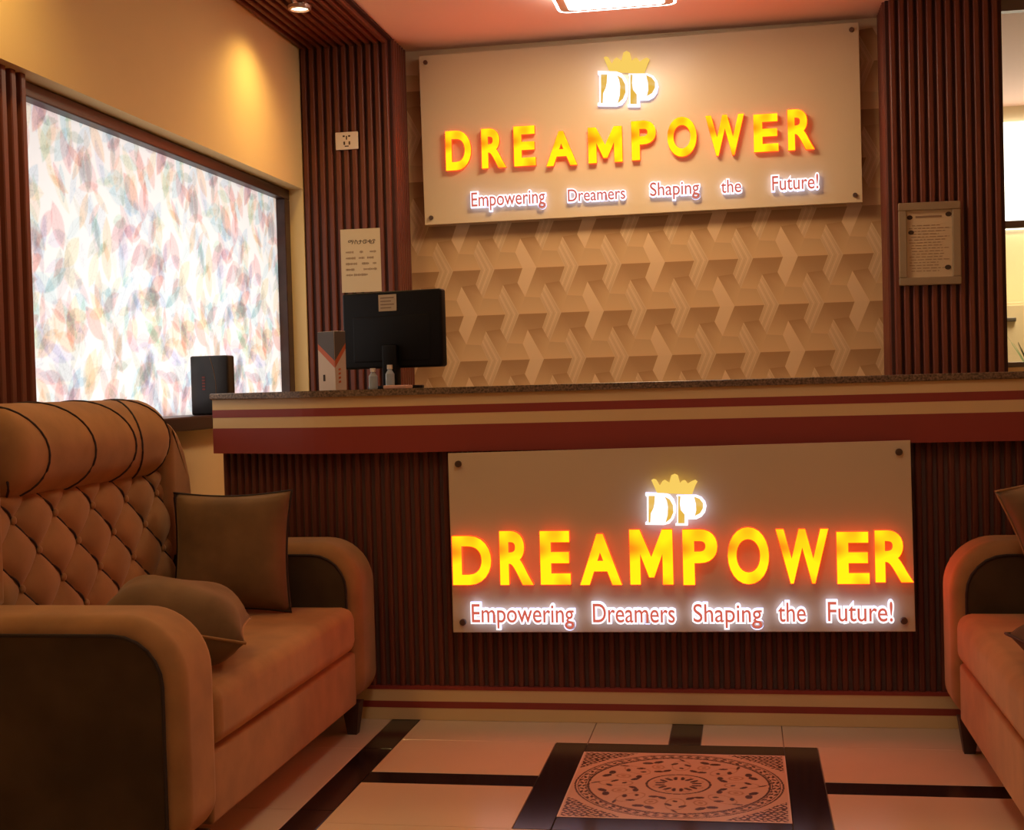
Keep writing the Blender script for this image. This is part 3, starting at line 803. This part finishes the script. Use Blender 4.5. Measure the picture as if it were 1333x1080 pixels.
# ------------------------------------------------------------------ things on the counter
def monitor():
    Yd = Y0+.36
    c = on_y(513, 429, Yd); root = empty('computer_monitor', (c.x, Yd, ZT), math.radians(-14)); tag(root, 'black computer monitor seen from behind on the counter', 'monitor')
    w2, h0, h1 = .205, .075, .355
    def soft(x0, x1, y0, y1, z0, z1, b): return box_mesh(x0, x1, y0, y1, z0, z1, b, 3)
    link('housing', soft(-w2, w2, -.022, .022, h0, h1, .010), 'black', root)
    link('rear_bulge', soft(-w2*.80, w2*.80, -.0245, -.012, h0+.02, h1-.085, .010), 'black', root)
    link('stand', soft(-.03, .03, -.045, -.012, .008, .16, .006), 'black', root)
    link('foot', prism_mesh([(.11*math.cos(a), .075*math.sin(a)) for a in [2*math.pi*i/24 for i in range(24)]], 'z', 0, .012, .003, 2), 'black', root)
    st = link('sticker', box_mesh(-.048, .026, -.0245, -.0225, h1-.072, h1-.012), 'paper', root); st['label'] = 'paper sticker near the top edge'
    pr = bmesh.new()
    for k in range(4): add_box(pr, -.040, .016-.012*(k % 2), -.0250, -.0246, h1-.026-.012*k, h1-.022-.012*k)
    link('print', bm_mesh(pr), 'ink_soft', st)
monitor()
def carton():
    Yd = Y0+.20
    p0, p1, p2 = on_y(415, 507, Yd), on_y(437, 507, Yd-.04), on_y(452, 507, Yd)
    h = on_y(415, 432, Yd).z-ZT
    root = empty('product_carton', (p1.x, Yd-.04, ZT)); tag(root, 'white carton with grey and orange chevron print on the counter', 'carton')
    A = Vector((p0.x-p1.x, .045)); B = Vector((p2.x-p1.x, .035)); C_ = A+B
    link('box', prism_mesh([(0, 0), (B.x, B.y), (C_.x, C_.y), (A.x, A.y)], 'z', 0, h, .001, 1), 'carton', root)
    def on_face(nm, U, uv, mat, e):
        nrm = Vector((U.y, -U.x)).normalized(); nrm = nrm if nrm.y < 0 else -nrm
        V = [(U.x*u+nrm.x*e, U.y*u+nrm.y*e, v*h) for u, v in uv]; V2 = [(U.x*u+nrm.x*(e-.0009), U.y*u+nrm.y*(e-.0009), v*h) for u, v in uv]
        n = len(uv); me = mesh_of(V+V2, [tuple(range(n)), tuple(range(2*n-1, n-1, -1))]+[(i, (i+1) % n, n+(i+1) % n, n+i) for i in range(n)])
        link(nm, me, mat, root)
    for U in (A, B):
        on_face('grey_print', U, [(0.01, .50), (.99, .80), (.99, .995), (.01, .995)], 'carton_grey', .0012)
        on_face('orange_print', U, [(0.01, .38), (.99, .70), (.99, .80), (.01, .50)], 'carton_orange', .0010)
    on_face('emblem', A, [(.60, .16), (.72, .16), (.72, .27), (.60, .27)], 'ink', .0010)
    for k in range(4): on_face('red_patch', B, [(.30, .12+.07*k), (.5, .13+.07*k), (.5, .165+.07*k), (.30, .155+.07*k)], 'carton_orange', .0010)
carton()
def small_bottle(px, name, label, h):
    p = on_y(px, 500, Y0+.22)
    root = empty(name, (p.x, Y0+.22, ZT)); tag(root, label, 'bottle')
    link('body', lathe_mesh([(0, 0), (.014, 0), (.016, .004), (.016, h*.62), (.008, h*.78), (.008, h*.82)], 16), 'bluish', root)
    link('cap', lathe_mesh([(.010, h*.82), (.010, h), (0, h)], 14), 'white_plastic', root)
small_bottle(508, 'small_bottle', 'small pale blue bottle on the counter right of the monitor stand', .085)
small_bottle(486, 'small_bottle', 'small pale blue bottle on the counter left of the monitor stand', .075)
p = on_y(521, 503, Y0+.12)
nb = link('note_pad', box_mesh(p.x-.045, p.x+.035, Y0+.06, Y0+.16, ZT, ZT+.012, .003), 'pinkish')
tag(nb, 'small pink paper pad lying on the counter before the monitor', 'note pad')
# black box on the window sill
def sill_box():
    Yb = 5.0; x0, x1 = XG+.02, XW+.065
    pl, pr = on_y(247, 500, Yb).x, on_y(301, 500, Yb).x; ht = on_y(275, 463, Yb).z-WZ0
    cxb = -2.085; wd = .160
    root = empty('gift_box', (cxb, Yb, WZ0)); tag(root, 'black glossy box with a thin curved line standing on the window sill', 'box')
    link('body', box_mesh(-wd/2, wd/2, -.035, .035, 0, ht, .008, 3), 'black_gloss', root)
    link('curved_line', tube_mesh([(.005+.022*math.sin(math.pi*.9*t)+.0*t, -.0355, ht*(.97-.94*t)) for t in [i/16 for i in range(17)]], .0013, 4), 'gold_line', root)
    for k in range(5): link('red_reflection', box_mesh(-.03, -.018, -.0362, -.0345, ht*(.42+.05*k), ht*(.45+.05*k)), 'red_patch', root)  # red reflections on the glossy black, set as small coloured marks
sill_box()

# ------------------------------------------------------------------ things on the fluted panels
YF = YS-.0165
def socket():
    a, b_ = on_y(437, 173, YF), on_y(467, 194, YF)
    root = empty('wall_socket', ((a.x+b_.x)/2, YF, (a.z+b_.z)/2)); tag(root, 'white wall socket on the dark fluted panel', 'socket')
    w2, h2 = (b_.x-a.x)/2, (a.z-b_.z)/2
    link('plate', box_mesh(-w2, w2, -.010, 0, -h2, h2, .003, 2), 'white_plastic', root)
    for x, z, wx, hz in ((-.012, -.012, .004, .008), (.014, -.012, .004, .008), (0, .014, .003, .009), (-.014, .022, .005, .004), (.014, .022, .005, .004), (0, -.027, .010, .0025)):
        link('socket_hole', box_mesh(x-wx, x+wx, -.0112, -.0095, z-hz, z+hz), 'ink', root)
socket()
def notice():
    a, b_ = on_y(443, 299, YF), on_y(497, 379, YF); w2, h2 = (b_.x-a.x)/2, (a.z-b_.z)/2
    root = empty('paper_notice', ((a.x+b_.x)/2, YF, b_.z)); tag(root, 'printed paper notice taped to the dark fluted panel above the monitor', 'notice')
    link('sheet', box_mesh(-w2, w2, -.002, 0, 0, 2*h2), 'paper', root)
    me = text_mesh('\u121b\u1235\u1273\u12c8\u1242\u12eb', .003, .02); c = np.array([v.co[:] for v in me.vertices])
    place_text(me, c.min(0), c.max(0), -w2*.62, w2*.75, 2*h2*.755, 2*h2*.83, -.0020, .0008); link('heading', me, 'ink', root)
    H = 2*h2
    rows = [(.635, ((-.75, -.36), (-.05, .12), (.46, .78))), (.54, ((-.75, -.26), (-.10, .18), (.32, .64))), (.45, ((-.76, -.20), (.05, .40), (.60, .78))), (.36, ((-.76, -.33), (.13, .80))), (.275, ((-.76, -.42), (-.36, .32)))]
    bm = bmesh.new()
    for zz, spans in rows:
        for s0, s1 in spans:
            x = s0
            while x < s1:
                wd = random.uniform(.03, .06); hh = random.uniform(.010, .020)
                add_box(bm, x*w2, min(x+wd, s1)*w2, -.0027, -.0021, (zz-hh)*H, (zz+hh)*H); x += wd+.018
    link('printed_lines', bm_mesh(bm), 'ink_soft', root)
notice()
def certificate():
    q = [on_y(*p, YF) for p in ((1167, 266), (1248, 261), (1252, 368), (1172, 374))]
    c = sum(q, Vector())/4; wd = ((q[1]-q[0]).length+(q[2]-q[3]).length)/2; ht = ((q[3]-q[0]).length+(q[2]-q[1]).length)/2
    root = empty('framed_certificate', (c.x, YF, c.z)); root.rotation_euler = (0, math.radians(.4), 0)
    tag(root, 'certificate in a champagne frame on the right fluted pillar', 'certificate')
    w2, h2, fb = wd/2, ht/2, .036
    for nm, x0, x1, z0, z1 in (('frame_side', -w2, w2, h2-fb, h2), ('frame_side', -w2, w2, -h2, -h2+fb), ('frame_side', -w2, -w2+fb, -h2+fb, h2-fb), ('frame_side', w2-fb, w2, -h2+fb, h2-fb)):
        link(nm, box_mesh(x0, x1, -.022, 0, z0, z1, .004, 2), 'silver', root)
    link('sheet', box_mesh(-w2+fb-.004, w2-fb+.004, -.008, -.002, -h2+fb-.004, h2-fb+.004), 'paper', root)
    bm = bmesh.new(); W_, H_ = w2-fb, h2-fb
    for k in range(17):
        z = H_*.55-k*H_*.085; x0 = -W_*random.uniform(.75, .9); x1 = W_*random.uniform(.3, .9)
        x = x0
        while x < x1:
            l = random.uniform(.008, .03); add_box(bm, x, min(x+l, x1), -.0092, -.0082, z-.0014, z+.0014); x += l+.006
    add_box(bm, -W_*.6, W_*.55, -.0092, -.0082, H_*.78, H_*.84)
    link('printed_lines', bm_mesh(bm), 'ink_soft', root)
    for x, z, r in ((-W_*.85, H_*.80, .013), (W_*.85, H_*.86, .014), (-W_*.80, H_*.35, .013), (W_*.80, -H_*.72, .014)):
        link('stamp', prism_mesh([(x+r*math.cos(2*math.pi*i/10), z+r*.8*math.sin(2*math.pi*i/10)) for i in range(10)], 'y', -.0094, -.0083), 'ink', root)
certificate()

# ------------------------------------------------------------------ ceiling lights
def square_light(x0, x1, y0, y1, label, power, group=None):
    zc = ZC; cx_, cy_ = (x0+x1)/2, (y0+y1)/2; w2, d2 = (x1-x0)/2, (y1-y0)/2
    root = empty('ceiling_light', (cx_, cy_, zc)); tag(root, label, 'ceiling light', 'square ceiling lights')
    ring = rounded_profile(-w2, w2, -d2, d2, .05, .05, .05, .05, 6)
    def ringmesh(a, b_, z0, z1):
        A = rounded_profile(-w2+a, w2-a, -d2+a, d2-a, *(max(.05-a, .01),)*4, 6); B = rounded_profile(-w2+b_, w2-b_, -d2+b_, d2-b_, *(max(.05-b_, .01),)*4, 6)
        n = len(A); V = [(p[0], p[1], z) for z in (z0, z1) for p in A]+[(p[0], p[1], z) for z in (z0, z1) for p in B]; Fc = []
        for i in range(n):
            j = (i+1) % n
            Fc += [(i, j, n+j, n+i), (2*n+i, 3*n+i, 3*n+j, 2*n+j), (i, 2*n+i, 2*n+j, j), (n+i, n+j, 3*n+j, 3*n+i)]
        bm = bmesh.new(); me = mesh_of(V, Fc); bm.from_mesh(me); bpy.data.meshes.remove(me); return bm_mesh(bm)
    link('glow_rim', ringmesh(0, .012, -.056, 0), 'lamp_white', root)
    link('rim', ringmesh(.012, .050, -.056, 0), 'lamp_rim', root)
    link('diffuser', prism_mesh(rounded_profile(-w2+.050, w2-.050, -d2+.050, d2-.050, .02, .02, .02, .02, 4), 'z', -.062, -.002, .004), 'lamp_white', root)
    lt = area_light('ceiling_light_source', (0, 0, -.068), (0, 0, -1), 2*w2-.1, 2*d2-.1, power, (1.0, .63, .27)); lt.parent = root
q0, q1 = on_z(728, 19, ZC-.06), on_z(882, 11, ZC-.06)
square_light(q0.x, q1.x, q0.y-.52, q0.y, 'square glowing ceiling light in front of the wall sign', 16)
square_light(-.46, .04, 2.2, 2.7, 'added out-of-view square ceiling light above the black bordered medallion', 3.5)  # unseen fixture added to give the lounge dim warm light
square_light(-.46, .04, -.6, -.1, 'added out-of-view square ceiling light near the entrance', 4)  # unseen fixture added behind the camera as warm fill from the front
def downlight(x, y, label, power):
    z = ZC-.029
    root = empty('downlight', (x, y, z)); tag(root, label, 'downlight', 'downlights in the slatted band')
    link('bezel', lathe_mesh([(.040, 0), (.052, -.004), (.050, -.018), (.040, -.022), (.036, -.012), (.036, 0)], 24), 'lamp_rim', root)
    link('lens', lathe_mesh([(0, -.014), (.036, -.014), (.036, -.008), (0, -.008)], 20), 'downlight_glow', root)
    s = spot_light('downlight_source', (0, 0, -.026), (-.12, 0, -1), power, (1.0, .65, .20), math.radians(135), 1.0, .05); s.parent = root
p = on_z(390, 7, ZC-.03)
downlight(p.x, p.y, 'round recessed downlight in the slatted ceiling band by the corner', 27)
downlight(p.x, 3.4, 'round recessed downlight in the slatted ceiling band above the left sofa', 36)
downlight(p.x, 1.4, 'added out-of-view recessed downlight in the slatted ceiling band near the entrance', 12)  # unseen lamp added to carry general light along the band

# ------------------------------------------------------------------ next room behind the glazed partition
area_light('next_room_light', (2.0, 8.0, ZC-.05), (0, 0, -1), .6, .6, 40, (1.0, .80, .5))
pl = on_y(1331, 415, 8.3)
def plant():
    root = empty('potted_plant', (pl.x+.08, 8.3, .0)); tag(root, 'spiky green plant in a pot beyond the glazed partition', 'plant')
    link('pot', lathe_mesh([(0, 0), (.10, 0), (.14, 1.05), (.12, 1.05), (.11, .98), (0, .98)], 18), 'pot', root)
    for k in range(16):
        a = k*2.4; t = random.uniform(.15, .6); h = random.uniform(.28, .5)
        c, s = math.cos(a), math.sin(a); V = []
        for i in range(5):
            f = i/4; r_ = .02+t*.35*f**1.5; z = 1.0+h*f; wd = .014*(1-f)+.002
            V += [(c*r_-s*wd, s*r_+c*wd, z), (c*r_+s*wd, s*r_-c*wd, z)]
        link('leaf', mesh_of(V, [(2*i, 2*i+1, 2*i+3, 2*i+2) for i in range(4)]), 'leaf', root)
plant()
def cabinet():
    x0 = on_y(1309, 440, 8.6).x-.35; zt = on_y(1315, 393, 8.6).z
    root = empty('storage_cabinet', (x0, 8.6, 0)); tag(root, 'pale storage cabinet beyond the glazed partition', 'cabinet')
    link('body', box_mesh(0, .75, .02, .38, 0, zt, .004), 'far_wall', root)
    d = link('door', box_mesh(.01, .74, 0, .02, .05, zt-.02, .003), 'far_wall', root)
    hx = on_y(1311, 416, 8.6)
    link('handle', box_mesh(hx.x-x0-.03, hx.x-x0+.05, -.025, 0, hx.z-.012, hx.z+.012, .004), 'aluminium', d)
cabinet()
